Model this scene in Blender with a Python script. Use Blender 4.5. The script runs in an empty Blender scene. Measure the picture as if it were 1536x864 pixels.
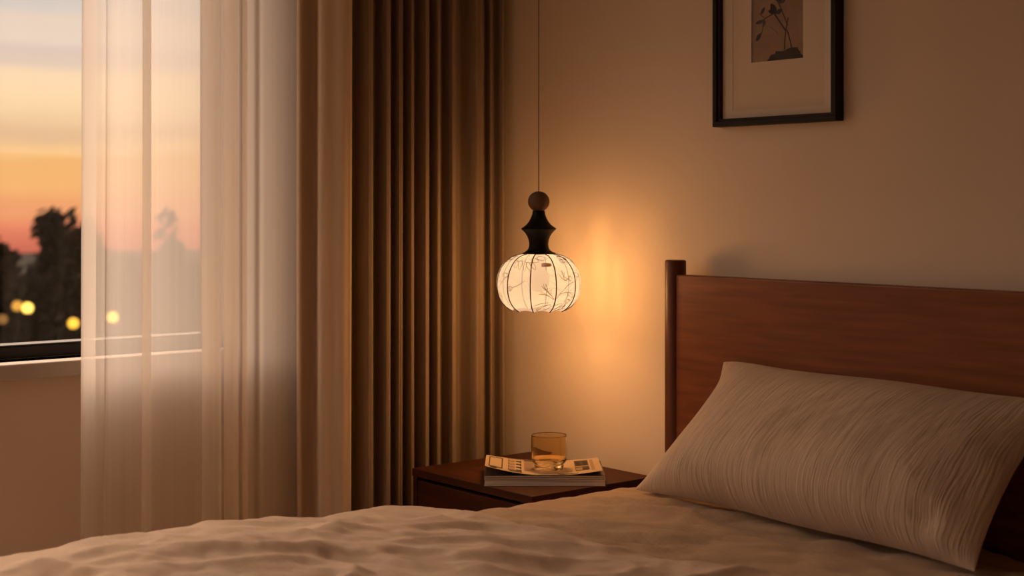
import bpy, bmesh, math, random
from mathutils import Vector, noise, Matrix
random.seed(7)
S = bpy.context.scene
COL = S.collection
PI = math.pi

# ------------------------------------------------------------------ helpers
def lin(r, g, b):
    def f(c):
        c /= 255.0
        return c/12.92 if c <= 0.04045 else ((c+0.055)/1.055)**2.4
    return (f(r), f(g), f(b), 1.0)

def tag(o, label=None, cat=None, group=None, kind=None):
    if label: o['label'] = label
    if cat: o['category'] = cat
    if group: o['group'] = group
    if kind: o['kind'] = kind
    return o

def empty(name, loc, rz=0.0):
    o = bpy.data.objects.new(name, None)
    o.empty_display_size = 0.05
    COL.objects.link(o)
    o.location = loc
    o.rotation_euler = (0, 0, rz)
    return o

def support(prof):
    out = []
    n = len(prof)
    def turn(i):
        if i <= 0 or i >= n-1: return 0
        a = Vector((prof[i][0]-prof[i-1][0], prof[i][1]-prof[i-1][1])); b = Vector((prof[i+1][0]-prof[i][0], prof[i+1][1]-prof[i][1]))
        return a.angle(b, 0) if a.length > 1e-7 and b.length > 1e-7 else 0
    for i, p in enumerate(prof):
        out.append(p)
        if i < n-1:
            q = prof[i+1]; L = math.hypot(q[0]-p[0], q[1]-p[1])
            if L < 0.0004: continue
            e = min(0.0012, L*0.25)/L
            if turn(i) > 0.4: out.append((p[0]+(q[0]-p[0])*e, p[1]+(q[1]-p[1])*e))
            if turn(i+1) > 0.4: out.append((q[0]+(p[0]-q[0])*e, q[1]+(p[1]-q[1])*e))
    return out

class MB:
    """collects shapes for ONE mesh object"""
    def __init__(self):
        self.v = []; self.f = []; self.m = []; self.sm = []
    def add(self, vs, fs, mi=0, smooth=False):
        n = len(self.v)
        self.v += [tuple(p) for p in vs]
        for f in fs:
            self.f.append([n+i for i in f]); self.m.append(mi); self.sm.append(smooth)
    def box(self, x0, x1, y0, y1, z0, z1, mi=0):
        self.add([(x0,y0,z0),(x1,y0,z0),(x1,y1,z0),(x0,y1,z0),(x0,y0,z1),(x1,y0,z1),(x1,y1,z1),(x0,y1,z1)],
                 [(0,3,2,1),(4,5,6,7),(0,1,5,4),(1,2,6,5),(2,3,7,6),(3,0,4,7)], mi)
    def lathe(self, prof, cx=0, cy=0, n=48, mi=0, closed=False, smooth=True):
        vs = []; fs = []
        prof = support(prof)
        for (r, z) in prof:
            for k in range(n):
                a = 2*PI*k/n
                vs.append((cx+r*math.cos(a), cy+r*math.sin(a), z))
        m = len(prof)
        for i in range(m-1 if not closed else m):
            j = (i+1) % m
            for k in range(n):
                l = (k+1) % n
                fs.append((i*n+k, i*n+l, j*n+l, j*n+k))
        self.add(vs, fs, mi, smooth)
    def tube(self, pts, r, n=8, mi=0, cap=True):
        pts = [Vector(p) for p in pts]
        vs = []; fs = []
        up = Vector((0.123, 0.234, 0.96)).normalized()
        for i, p in enumerate(pts):
            t = (pts[min(i+1, len(pts)-1)]-pts[max(i-1, 0)]).normalized()
            a = t.cross(up)
            if a.length < 1e-4: a = t.cross(Vector((1,0,0)))
            a.normalize(); b = t.cross(a)
            rr = r[i] if isinstance(r, (list, tuple)) else r
            for k in range(n):
                w = 2*PI*k/n
                vs.append(p + a*(rr*math.cos(w)) + b*(rr*math.sin(w)))
        for i in range(len(pts)-1):
            for k in range(n):
                l = (k+1) % n
                fs.append((i*n+k, i*n+l, (i+1)*n+l, (i+1)*n+k))
        if cap:
            fs.append(tuple(range(n-1, -1, -1)))
            fs.append(tuple(range((len(pts)-1)*n, len(pts)*n)))
        self.add(vs, fs, mi, True)
    def grid(self, fn, nu, nv, mi=0, smooth=True, flip=False):
        vs = [fn(i/nu, j/nv) for j in range(nv+1) for i in range(nu+1)]
        fs = []
        w = nu+1
        for j in range(nv):
            for i in range(nu):
                q = (j*w+i, j*w+i+1, (j+1)*w+i+1, (j+1)*w+i)
                fs.append(q[::-1] if flip else q)
        self.add(vs, fs, mi, smooth)
    def build(self, name, mats, parent=None, loc=None, bevel=0.0, solid=0.0, recalc=True, weld=0.0):
        if not isinstance(mats, (list, tuple)): mats = [mats]
        me = bpy.data.meshes.new(name)
        me.from_pydata([Vector(p) for p in self.v], [], self.f)
        for m in mats: me.materials.append(m)
        for p, mi, sm in zip(me.polygons, self.m, self.sm):
            p.material_index = mi; p.use_smooth = sm
        if recalc or weld:
            bm = bmesh.new(); bm.from_mesh(me)
            if weld: bmesh.ops.remove_doubles(bm, verts=bm.verts, dist=weld)
            if recalc: bmesh.ops.recalc_face_normals(bm, faces=bm.faces)
            bm.to_mesh(me); bm.free()
        o = bpy.data.objects.new(name, me)
        COL.objects.link(o)
        if parent: o.parent = parent
        if loc is not None: o.location = loc
        if bevel:
            b = o.modifiers.new('bevel', 'BEVEL'); b.width = bevel; b.segments = 3
            b.limit_method = 'ANGLE'; b.angle_limit = 0.6
        if solid:
            s = o.modifiers.new('solidify', 'SOLIDIFY'); s.thickness = solid; s.offset = -1
        return o

def catmull(pts, per=10):
    out = []
    n = len(pts)
    for i in range(n-1):
        p0 = Vector(pts[max(i-1, 0)]); p1 = Vector(pts[i]); p2 = Vector(pts[i+1]); p3 = Vector(pts[min(i+2, n-1)])
        for k in range(per):
            t = k/per
            out.append(0.5*((2*p1)+(-p0+p2)*t+(2*p0-5*p1+4*p2-p3)*t*t+(-p0+3*p1-3*p2+p3)*t*t*t))
    out.append(Vector(pts[-1]))
    return out

# ------------------------------------------------------------------ materials
def mat(name):
    m = bpy.data.materials.new(name); m.use_nodes = True
    nt = m.node_tree
    for n in list(nt.nodes): nt.nodes.remove(n)
    out = nt.nodes.new('ShaderNodeOutputMaterial')
    return m, nt, out

def node(nt, typ, **kw):
    n = nt.nodes.new(typ)
    for k, v in kw.items():
        if k in n.inputs: n.inputs[k].default_value = v
        else: setattr(n, k, v)
    return n

def principled(name, col, rough=0.6, spec=0.3, col2=None, scale=(8, 8, 8), nscale=3.0, detail=6.0, bump=0.0,
               bscale=(60, 60, 60), bdist=0.002, sheen=0.0, lo=0.35, hi=0.65, coat=0.0, emit=None, estr=0.0):
    m, nt, out = mat(name)
    p = node(nt, 'ShaderNodeBsdfPrincipled')
    p.inputs['Base Color'].default_value = col
    p.inputs['Roughness'].default_value = rough
    p.inputs['Specular IOR Level'].default_value = spec
    p.inputs['Sheen Weight'].default_value = sheen
    p.inputs['Coat Weight'].default_value = coat
    if emit:
        p.inputs['Emission Color'].default_value = emit
        p.inputs['Emission Strength'].default_value = estr
    nt.links.new(p.outputs[0], out.inputs[0])
    tc = node(nt, 'ShaderNodeTexCoord')
    if col2:
        mp = node(nt, 'ShaderNodeMapping'); mp.inputs['Scale'].default_value = scale
        nt.links.new(tc.outputs['Object'], mp.inputs[0])
        nz = node(nt, 'ShaderNodeTexNoise'); nz.inputs['Scale'].default_value = nscale; nz.inputs['Detail'].default_value = detail
        nt.links.new(mp.outputs[0], nz.inputs['Vector'])
        cr = node(nt, 'ShaderNodeValToRGB')
        cr.color_ramp.elements[0].position = lo; cr.color_ramp.elements[0].color = col
        cr.color_ramp.elements[1].position = hi; cr.color_ramp.elements[1].color = col2
        nt.links.new(nz.outputs['Fac'], cr.inputs[0])
        nt.links.new(cr.outputs[0], p.inputs['Base Color'])
    if bump:
        mp2 = node(nt, 'ShaderNodeMapping'); mp2.inputs['Scale'].default_value = bscale
        nt.links.new(tc.outputs['Object'], mp2.inputs[0])
        nz2 = node(nt, 'ShaderNodeTexNoise'); nz2.inputs['Scale'].default_value = 1.0; nz2.inputs['Detail'].default_value = 4.0
        nt.links.new(mp2.outputs[0], nz2.inputs['Vector'])
        bp = node(nt, 'ShaderNodeBump'); bp.inputs['Strength'].default_value = bump; bp.inputs['Distance'].default_value = bdist
        nt.links.new(nz2.outputs['Fac'], bp.inputs['Height'])
        nt.links.new(bp.outputs[0], p.inputs['Normal'])
    return m

def linen(name, col, col2, bump=0.6, slub=(240, 14, 14), slub2=(14, 240, 240), bdist=0.0015, warp=0.0, mottle=6.0):
    """woven / crinkled linen: thread slubs in two directions"""
    m, nt, out = mat(name)
    p = node(nt, 'ShaderNodeBsdfPrincipled', Roughness=0.9)
    p.inputs['Specular IOR Level'].default_value = 0.12
    p.inputs['Sheen Weight'].default_value = 0.08
    nt.links.new(p.outputs[0], out.inputs[0])
    tc = node(nt, 'ShaderNodeTexCoord')
    vec = tc.outputs['UV'] if warp else tc.outputs['Object']
    def nz(sc, det, src):
        mp = node(nt, 'ShaderNodeMapping'); mp.inputs['Scale'].default_value = sc
        nt.links.new(src, mp.inputs[0])
        n = node(nt, 'ShaderNodeTexNoise', Scale=1.0, Detail=det)
        nt.links.new(mp.outputs[0], n.inputs['Vector'])
        return n
    if warp:
        w = nz((9, 5, 5), 2, vec)
        mx = node(nt, 'ShaderNodeVectorMath', operation='MULTIPLY_ADD')
        nt.links.new(w.outputs['Color'], mx.inputs[0])
        mx.inputs[1].default_value = (warp, warp*0.3, 0)
        nt.links.new(vec, mx.inputs[2])
        vec = mx.outputs[0]
    a = nz(slub, 3, vec); b = nz(slub2, 3, vec); c = nz((mottle, mottle, mottle), 5, tc.outputs['Object'])
    ad = node(nt, 'ShaderNodeMath', operation='ADD')
    nt.links.new(a.outputs['Fac'], ad.inputs[0]); nt.links.new(b.outputs['Fac'], ad.inputs[1])
    bp = node(nt, 'ShaderNodeBump', Strength=bump, Distance=bdist)
    nt.links.new(ad.outputs[0], bp.inputs['Height'])
    nt.links.new(bp.outputs[0], p.inputs['Normal'])
    ad2 = node(nt, 'ShaderNodeMath', operation='MULTIPLY_ADD')
    nt.links.new(ad.outputs[0], ad2.inputs[0]); ad2.inputs[1].default_value = 0.5
    nt.links.new(c.outputs['Fac'], ad2.inputs[2])
    cr = node(nt, 'ShaderNodeValToRGB')
    cr.color_ramp.elements[0].position = 0.75; cr.color_ramp.elements[0].color = col2
    cr.color_ramp.elements[1].position = 1.2/1.2; cr.color_ramp.elements[1].color = col
    nt.links.new(ad2.outputs[0], cr.inputs[0]); nt.links.new(cr.outputs[0], p.inputs['Base Color'])
    return m

M = {}
M['wall'] = principled('warm_plaster', (0.72, 0.60, 0.49, 1), 0.9, 0.15, col2=(0.69, 0.57, 0.46, 1), scale=(1, 1, 1), nscale=2.2,
                       bump=0.12, bscale=(38, 38, 38), bdist=0.004)
M['ceiling'] = principled('ceiling_paint', (0.74, 0.68, 0.60, 1), 0.9, 0.1)
M['floor'] = principled('oak_floor', (0.46, 0.34, 0.24, 1), 0.6, 0.2, col2=(0.54, 0.41, 0.30, 1), scale=(1, 8, 1))
M['sill'] = principled('sill_paint', (0.46, 0.40, 0.35, 1), 0.6, 0.2)
M['black_metal'] = principled('window_black', (0.012, 0.011, 0.011, 1), 0.35, 0.5)
M['walnut'] = principled('walnut', (0.15, 0.038, 0.008, 1), 0.42, 0.3, col2=(0.235, 0.068, 0.016, 1), scale=(3, 30, 40), nscale=1.6,
                         detail=8, bump=0.12, bscale=(20, 200, 200), bdist=0.0006, lo=0.32, hi=0.7)
M['walnut_v'] = principled('walnut_upright', (0.085, 0.022, 0.005, 1), 0.42, 0.25, col2=(0.13, 0.037, 0.009, 1), scale=(26, 26, 2.2), nscale=1.6,
                           detail=8, lo=0.32, hi=0.7)
M['walnut_dark'] = principled('walnut_dark', (0.035, 0.009, 0.003, 1), 0.5, 0.13, col2=(0.062, 0.017, 0.005, 1), scale=(2.5, 20, 26), nscale=1.6,
                              detail=8, lo=0.32, hi=0.7)
M['drape'] = principled('taupe_drape', (0.245, 0.178, 0.125, 1), 0.92, 0.1, col2=(0.28, 0.205, 0.145, 1), scale=(60, 60, 4), nscale=2,
                        bump=0.25, bscale=(300, 300, 40), bdist=0.001, sheen=0.05)
M['lining'] = principled('drape_lining', (0.58, 0.45, 0.33, 1), 0.92, 0.1, col2=(0.62, 0.485, 0.36, 1), scale=(60, 60, 4), nscale=2)
M['duvet'] = linen('duvet_linen', (0.58, 0.435, 0.32, 1), (0.49, 0.36, 0.265, 1), 0.35, (330, 40, 40), (40, 330, 40), 0.0010)
M['sheet'] = linen('sheet_linen', (0.44, 0.31, 0.205, 1), (0.34, 0.235, 0.15, 1), 0.35, (330, 40, 40), (40, 330, 40), 0.0010)
M['pillow'] = linen('pillow_crinkle', (0.53, 0.405, 0.30, 1), (0.40, 0.30, 0.215, 1), 0.95, (230, 8, 1), (60, 5, 1), 0.0045, warp=0.03)
M['cord'] = principled('cord_brown', (0.14, 0.10, 0.07, 1), 0.7)
M['bead_wood'] = principled('bead_wood', (0.11, 0.062, 0.03, 1), 0.5, 0.3, col2=(0.17, 0.095, 0.045, 1), scale=(40, 40, 12), nscale=1.2)
M['ebony'] = principled('ebony', (0.004, 0.0035, 0.003, 1), 0.5, 0.12, col2=(0.006, 0.005, 0.004, 1), scale=(20, 20, 60))
M['frame_black'] = principled('frame_black', (0.010, 0.006, 0.004, 1), 0.5, 0.2)
M['frame_lip'] = principled('frame_lip', (0.03, 0.013, 0.007, 1), 0.5, 0.2)
M['mat_board'] = principled('mat_board', (0.78, 0.65, 0.53, 1), 0.9, 0.1)
M['mat_inner'] = principled('mat_board_inner', (0.72, 0.575, 0.45, 1), 0.9, 0.1)
M['print_ground'] = principled('print_ground', (0.30, 0.18, 0.11, 1), 0.85, 0.1, col2=(0.36, 0.23, 0.145, 1), scale=(9, 9, 9))
M['print_ink'] = principled('print_ink', (0.055, 0.032, 0.022, 1), 0.85, 0.1)
M['print_ink2'] = principled('print_ink_light', (0.11, 0.065, 0.042, 1), 0.85, 0.1)
M['paper'] = principled('paper_page', (0.40, 0.30, 0.21, 1), 0.7, 0.2)
M['paper_white'] = principled('paper_white', (0.62, 0.53, 0.44, 1), 0.6, 0.3)
M['page_edges'] = principled('page_edges', (0.42, 0.36, 0.30, 1), 0.8, 0.1, col2=(0.82, 0.74, 0.65, 1), scale=(3, 3, 420), nscale=1.0, detail=3)
M['cover_dark'] = principled('cover_dark', (0.045, 0.03, 0.022, 1), 0.35, 0.5, col2=(0.08, 0.05, 0.035, 1), scale=(10, 10, 10))
M['cover_tan'] = principled('cover_tan', (0.33, 0.25, 0.18, 1), 0.4, 0.4)
M['ink'] = principled('ink_black', (0.03, 0.022, 0.018, 1), 0.6, 0.2)
M['ink_grey'] = principled('ink_grey', (0.07, 0.045, 0.03, 1), 0.6, 0.2)
M['ink_pale'] = principled('ink_pale', (0.27, 0.19, 0.13, 1), 0.6, 0.2)
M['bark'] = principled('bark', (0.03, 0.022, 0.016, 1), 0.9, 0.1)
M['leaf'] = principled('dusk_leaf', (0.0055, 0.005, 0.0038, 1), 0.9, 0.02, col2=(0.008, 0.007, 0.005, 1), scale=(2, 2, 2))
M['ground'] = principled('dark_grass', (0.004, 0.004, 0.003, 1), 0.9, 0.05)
M['pole'] = principled('lamp_post_iron', (0.004, 0.004, 0.004, 1), 0.8, 0.05)
M['facade'] = principled('far_facade', (0.16, 0.17, 0.22, 1), 0.9, 0.1)
M['far_roof'] = principled('far_roof', (0.05, 0.04, 0.04, 1), 0.9, 0.1)
def emission(name, col, st):
    m, nt, out = mat(name)
    e = node(nt, 'ShaderNodeEmission'); e.inputs[0].default_value = col; e.inputs[1].default_value = st
    nt.links.new(e.outputs[0], out.inputs[0]); return m
M['globe_bright'] = emission('globe_bright', (1.0, 0.58, 0.10, 1), 3.0)
M['globe_mid'] = emission('globe_mid', (1.0, 0.48, 0.05, 1), 2.0)
M['globe_dim'] = emission('globe_dim', (1.0, 0.45, 0.07, 1), 1.0)
M['globe_faint'] = emission('globe_faint', (1.0, 0.45, 0.12, 1), 0.35)
BULB_COL = (1.0, 0.50, 0.17, 1)
M['bulb'] = emission('bulb_frosted', BULB_COL, 0.7)

def sheer_mat():
    m, nt, out = mat('sheer_voile')
    tr = node(nt, 'ShaderNodeBsdfTransparent'); tr.inputs[0].default_value = (1, 0.99, 0.97, 1)
    tl = node(nt, 'ShaderNodeBsdfTranslucent'); tl.inputs[0].default_value = (0.86, 0.81, 0.76, 1)
    df = node(nt, 'ShaderNodeBsdfDiffuse'); df.inputs[0].default_value = (0.78, 0.72, 0.65, 1)
    m1 = node(nt, 'ShaderNodeMixShader'); m1.inputs[0].default_value = 0.25
    nt.links.new(tl.outputs[0], m1.inputs[1]); nt.links.new(df.outputs[0], m1.inputs[2])
    tc = node(nt, 'ShaderNodeTexCoord')
    mp = node(nt, 'ShaderNodeMapping'); mp.inputs['Scale'].default_value = (60, 60, 0.7)
    nt.links.new(tc.outputs['Object'], mp.inputs[0])
    nz = node(nt, 'ShaderNodeTexNoise', Scale=1.0, Detail=5.0)
    nt.links.new(mp.outputs[0], nz.inputs['Vector'])
    mr = node(nt, 'ShaderNodeMapRange')
    mr.inputs['From Min'].default_value = 0.3; mr.inputs['From Max'].default_value = 0.7
    mr.inputs['To Min'].default_value = 0.54; mr.inputs['To Max'].default_value = 0.60
    nt.links.new(nz.outputs['Fac'], mr.inputs[0])
    m2 = node(nt, 'ShaderNodeMixShader')
    nt.links.new(mr.outputs[0], m2.inputs[0])
    nt.links.new(tr.outputs[0], m2.inputs[1]); nt.links.new(m1.outputs[0], m2.inputs[2])
    nt.links.new(m2.outputs[0], out.inputs[0])
    return m
M['sheer'] = sheer_mat()

def shade_mat():
    m, nt, out = mat('lamp_shade_silk')
    tl = node(nt, 'ShaderNodeBsdfTranslucent'); tl.inputs[0].default_value = (0.115, 0.155, 0.30, 1)
    df = node(nt, 'ShaderNodeBsdfDiffuse'); df.inputs[0].default_value = (0.40, 0.46, 0.55, 1)
    tr = node(nt, 'ShaderNodeBsdfTransparent'); tr.inputs[0].default_value = (1, 1, 1, 1)
    m1 = node(nt, 'ShaderNodeMixShader'); m1.inputs[0].default_value = 0.3
    nt.links.new(tl.outputs[0], m1.inputs[1]); nt.links.new(df.outputs[0], m1.inputs[2])
    m2 = node(nt, 'ShaderNodeMixShader'); m2.inputs[0].default_value = 0.50
    nt.links.new(m1.outputs[0], m2.inputs[1]); nt.links.new(tr.outputs[0], m2.inputs[2])
    nt.links.new(m2.outputs[0], out.inputs[0])
    return m
M['shade'] = shade_mat()
def paint_mat(name, c):
    m, nt, out = mat(name)
    tl = node(nt, 'ShaderNodeBsdfTranslucent'); tl.inputs[0].default_value = c
    df = node(nt, 'ShaderNodeBsdfDiffuse'); df.inputs[0].default_value = c
    m1 = node(nt, 'ShaderNodeMixShader'); m1.inputs[0].default_value = 0.5
    nt.links.new(tl.outputs[0], m1.inputs[1]); nt.links.new(df.outputs[0], m1.inputs[2])
    nt.links.new(m1.outputs[0], out.inputs[0]); return m
M['shade_paint'] = paint_mat('shade_paint_brown', (0.045, 0.03, 0.018, 1))
M['shade_rust'] = paint_mat('shade_paint_rust', (0.06, 0.03, 0.018, 1))

def amber():
    m, nt, out = mat('amber_glass')
    p = node(nt, 'ShaderNodeBsdfPrincipled', Roughness=0.0, IOR=1.45)
    p.inputs['Base Color'].default_value = (0.97, 0.82, 0.54, 1)
    p.inputs['Transmission Weight'].default_value = 1.0
    nt.links.new(p.outputs[0], out.inputs[0]); return m
M['amber'] = amber()
def pane(name, f=0.03):
    m, nt, out = mat(name)
    tr = node(nt, 'ShaderNodeBsdfTransparent'); tr.inputs[0].default_value = (0.97, 0.975, 0.97, 1)
    gl = node(nt, 'ShaderNodeBsdfGlossy'); gl.inputs['Roughness'].default_value = 0.02
    mx = node(nt, 'ShaderNodeMixShader'); mx.inputs[0].default_value = f
    nt.links.new(tr.outputs[0], mx.inputs[1]); nt.links.new(gl.outputs[0], mx.inputs[2])
    nt.links.new(mx.outputs[0], out.inputs[0]); return m
M['pane'] = pane('window_glass', 0.03)
M['picture_glass'] = pane('picture_glass', 0.006)

# ------------------------------------------------------------------ the room
# back wall (headboard, picture) is Y=0, window wall is X=0, room extends to +X and -Y
RX, RY, RZ = 4.5, -4.3, 2.6
W_YR, W_YL, W_Z0, W_Z1 = -0.812, -2.95, 0.835, 2.35     # window opening
def struct(name, b, m, parent=None, **k):
    o = b.build(name, m, parent, **k); tag(o, kind='structure'); return o
b = MB(); b.box(-0.14, RX+0.1, RY-0.1, 0.1, -0.1, 0.0); struct('floor', b, M['floor'])
b = MB(); b.box(-0.14, RX+0.1, RY-0.1, 0.1, RZ, RZ+0.1); struct('ceiling', b, M['ceiling'])
b = MB(); b.box(-0.14, RX+0.1, 0.0, 0.1, 0, RZ); struct('wall_back', b, M['wall'])
b = MB(); b.box(RX, RX+0.1, RY, 0, 0, RZ); struct('wall_right', b, M['wall'])
V_X0, V_X1, V_Z0, V_Z1 = 0.35, 1.60, 0.85, 2.3  # opening for the added fill window behind the camera
b = MB()
b.box(-0.14, RX+0.1, RY-0.1, RY, 0, V_Z0); b.box(-0.14, RX+0.1, RY-0.1, RY, V_Z1, RZ)
b.box(-0.14, V_X0, RY-0.1, RY, V_Z0, V_Z1); b.box(V_X1, RX+0.1, RY-0.1, RY, V_Z0, V_Z1)
struct('wall_front', b, M['wall'])
b = MB()
b.box(-0.14, 0, RY, 0, 0, W_Z0)
b.box(-0.14, 0, RY, 0, W_Z1, RZ)
b.box(-0.14, 0, W_YR, 0, W_Z0, W_Z1)
b.box(-0.14, 0, RY, W_YL, W_Z0, W_Z1)
struct('wall_left', b, M['wall'])

win = empty('window_1', (-0.08, (W_YR+W_YL)/2, W_Z0)); tag(win, kind='structure')
def rel(p, o): return tuple(Vector(p)-o.location)
def relbox(b, o, x0, x1, y0, y1, z0, z1, mi=0):
    l = o.location
    b.box(x0-l.x, x1-l.x, y0-l.y, y1-l.y, z0-l.z, z1-l.z, mi)
b = MB()
fx0, fx1, fw = -0.115, -0.065, 0.034
relbox(b, win, fx0, fx1, W_YL, W_YR, W_Z0, W_Z0+fw)
relbox(b, win, fx0, fx1, W_YL, W_YR, W_Z1-fw, W_Z1)
relbox(b, win, fx0, fx1, W_YR-fw, W_YR, W_Z0+fw, W_Z1-fw)
relbox(b, win, fx0, fx1, W_YL, W_YL+fw, W_Z0+fw, W_Z1-fw)
relbox(b, win, fx0, fx1, -2.02, -1.98, W_Z0+fw, W_Z1-fw)
# glazing bead along the bottom rail
relbox(b, win, fx1, fx1+0.008, W_YL, W_YR, W_Z0+fw-0.006, W_Z0+fw)
o = b.build('window_frame', M['black_metal'], win, bevel=0.003)
b = MB()
relbox(b, win, -0.095, -0.089, W_YL+fw, -2.02, W_Z0+fw, W_Z1-fw)
relbox(b, win, -0.095, -0.089, -1.98, W_YR-fw, W_Z0+fw, W_Z1-fw)
b.build('window_pane', M['pane'], win)
b = MB()
relbox(b, win, -0.065, 0.055, W_YL-0.05, -0.70, 0.797, W_Z0)
b.build('window_sill', M['sill'], win, bevel=0.004)

fill_win = empty('fill_window', ((V_X0+V_X1)/2, RY-0.05, V_Z0)); tag(fill_win, kind='structure')  # unseen extra window, added so skylight fills the drapes, pillow and duvet
b = MB()
relbox(b, fill_win, V_X0, V_X1, RY-0.08, RY-0.03, V_Z0, V_Z0+0.034); relbox(b, fill_win, V_X0, V_X1, RY-0.08, RY-0.03, V_Z1-0.034, V_Z1)
relbox(b, fill_win, V_X0, V_X0+0.034, RY-0.08, RY-0.03, V_Z0+0.034, V_Z1-0.034); relbox(b, fill_win, V_X1-0.034, V_X1, RY-0.08, RY-0.03, V_Z0+0.034, V_Z1-0.034)
b.build('window_frame', M['black_metal'], fill_win, bevel=0.003)
b = MB(); relbox(b, fill_win, V_X0+0.034, V_X1-0.034, RY-0.058, RY-0.052, V_Z0+0.034, V_Z1-0.034); b.build('window_pane', M['pane'], fill_win)
b = MB(); relbox(b, fill_win, V_X0-0.05, V_X1+0.05, RY-0.03, RY+0.055, V_Z0-0.038, V_Z0); b.build('window_sill', M['sill'], fill_win, bevel=0.004)

# ------------------------------------------------------------------ outdoors (the room is one storey up)
GZ = -4.2
CAM = Vector((3.382, -2.658, 1.2)); LOOK = Vector((-0.7726, 0.6349, 0)); RIGHT = Vector((0.6349, 0.7726, 0))
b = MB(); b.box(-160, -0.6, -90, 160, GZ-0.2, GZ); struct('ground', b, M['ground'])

def far(lat, dist):
    """ground point at a distance along the view axis and a lateral offset, metres"""
    p = CAM + LOOK*dist + RIGHT*lat
    return (p.x, p.y, GZ)

def foliage(b, c, rad, n, leaf, rnd):
    vs = []; fs = []
    clumps = []
    for i in range(26):
        u = Vector((rnd.gauss(0, 1), rnd.gauss(0, 1), rnd.gauss(0, 1))).normalized()
        rr = rnd.uniform(0.25, 0.95)
        clumps.append((Vector((c[0]+u.x*rad[0]*rr, c[1]+u.y*rad[1]*rr, c[2]+u.z*rad[2]*rr)), rnd.uniform(0.22, 0.42)))
    for i in range(n):
        q, s = rnd.choice(clumps)
        d = Vector((rnd.gauss(0, 1), rnd.gauss(0, 1), rnd.gauss(0, 1))).normalized()*(rnd.random()**0.45)
        p = q + Vector((d.x*rad[0]*s, d.y*rad[1]*s, d.z*rad[2]*s))
        a = Vector((rnd.gauss(0, 1), rnd.gauss(0, 1), rnd.gauss(0, 1))).normalized()
        e = a.orthogonal().normalized(); f = a.cross(e)
        l = leaf*rnd.uniform(0.7, 1.4)
        k = len(vs)
        vs += [p-e*l, p+f*l*0.5, p+e*l, p-f*l*0.5]
        fs.append((k, k+1, k+2, k+3))
    b.add(vs, fs, 0, False)

def tree(lat, dist, top, rx, rz, seed, label, n=2600, trunk=True):
    rnd = random.Random(seed)
    root = empty('tree', far(lat, dist))
    tag(root, label, 'tree', 'trees outside the window')
    H = top-GZ
    b = MB()
    foliage(b, (0, 0, H-rz), (rx, rx, rz), n, 0.13, rnd)
    b.build('foliage', M['leaf'], root, recalc=False)
    b = MB()
    b.tube([(0, 0, 0), (0.04, 0.02, H*0.3), (-0.03, 0.03, H*0.6), (0.02, 0, H-rz*0.6)], [0.13, 0.11, 0.08, 0.03], 10)
    for k in range(7):
        a = rnd.uniform(0, 2*PI); z0 = H*rnd.uniform(0.35, 0.7)
        b.tube([(0, 0, z0), (math.cos(a)*rx*0.3, math.sin(a)*rx*0.3, z0+rz*0.3), (math.cos(a)*rx*0.6, math.sin(a)*rx*0.6, z0+rz*0.6)], [0.05, 0.03, 0.012], 7)
    b.build('trunk', M['bark'], root)
    return root

D = 36.0
def lat(px, d=D): return (px-768)/2200*d
def topz(py, d=D): return 1.2+(308-py)/2200*d
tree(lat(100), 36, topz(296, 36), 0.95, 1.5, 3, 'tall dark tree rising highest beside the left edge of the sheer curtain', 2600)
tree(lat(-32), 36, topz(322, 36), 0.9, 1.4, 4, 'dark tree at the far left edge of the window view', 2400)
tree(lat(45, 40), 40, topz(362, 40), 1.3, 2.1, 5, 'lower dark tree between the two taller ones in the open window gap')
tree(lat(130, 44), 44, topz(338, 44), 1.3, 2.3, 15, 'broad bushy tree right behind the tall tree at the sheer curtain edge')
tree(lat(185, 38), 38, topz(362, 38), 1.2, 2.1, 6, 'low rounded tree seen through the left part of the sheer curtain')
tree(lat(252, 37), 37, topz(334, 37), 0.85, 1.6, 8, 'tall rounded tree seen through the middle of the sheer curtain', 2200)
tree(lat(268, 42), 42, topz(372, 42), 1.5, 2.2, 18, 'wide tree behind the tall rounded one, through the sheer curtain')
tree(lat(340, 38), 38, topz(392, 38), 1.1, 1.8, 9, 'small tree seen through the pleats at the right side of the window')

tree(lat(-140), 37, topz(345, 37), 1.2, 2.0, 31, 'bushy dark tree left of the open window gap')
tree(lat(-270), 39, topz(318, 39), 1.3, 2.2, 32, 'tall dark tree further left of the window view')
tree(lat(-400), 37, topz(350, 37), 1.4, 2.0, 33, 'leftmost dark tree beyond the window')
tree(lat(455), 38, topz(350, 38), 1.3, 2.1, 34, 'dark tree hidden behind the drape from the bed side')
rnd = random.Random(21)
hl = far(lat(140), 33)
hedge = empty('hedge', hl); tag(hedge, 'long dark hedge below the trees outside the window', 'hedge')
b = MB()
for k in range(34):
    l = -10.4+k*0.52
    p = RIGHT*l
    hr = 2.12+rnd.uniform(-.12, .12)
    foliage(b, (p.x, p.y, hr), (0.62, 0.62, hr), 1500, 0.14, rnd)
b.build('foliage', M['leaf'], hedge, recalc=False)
b = MB()
for k in range(34):
    p = RIGHT*(-10.4+k*0.52)
    b.tube([(p.x, p.y, 0), (p.x, p.y, 1.2)], [0.04, 0.02], 7)
b.build('stems', M['bark'], hedge)

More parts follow.
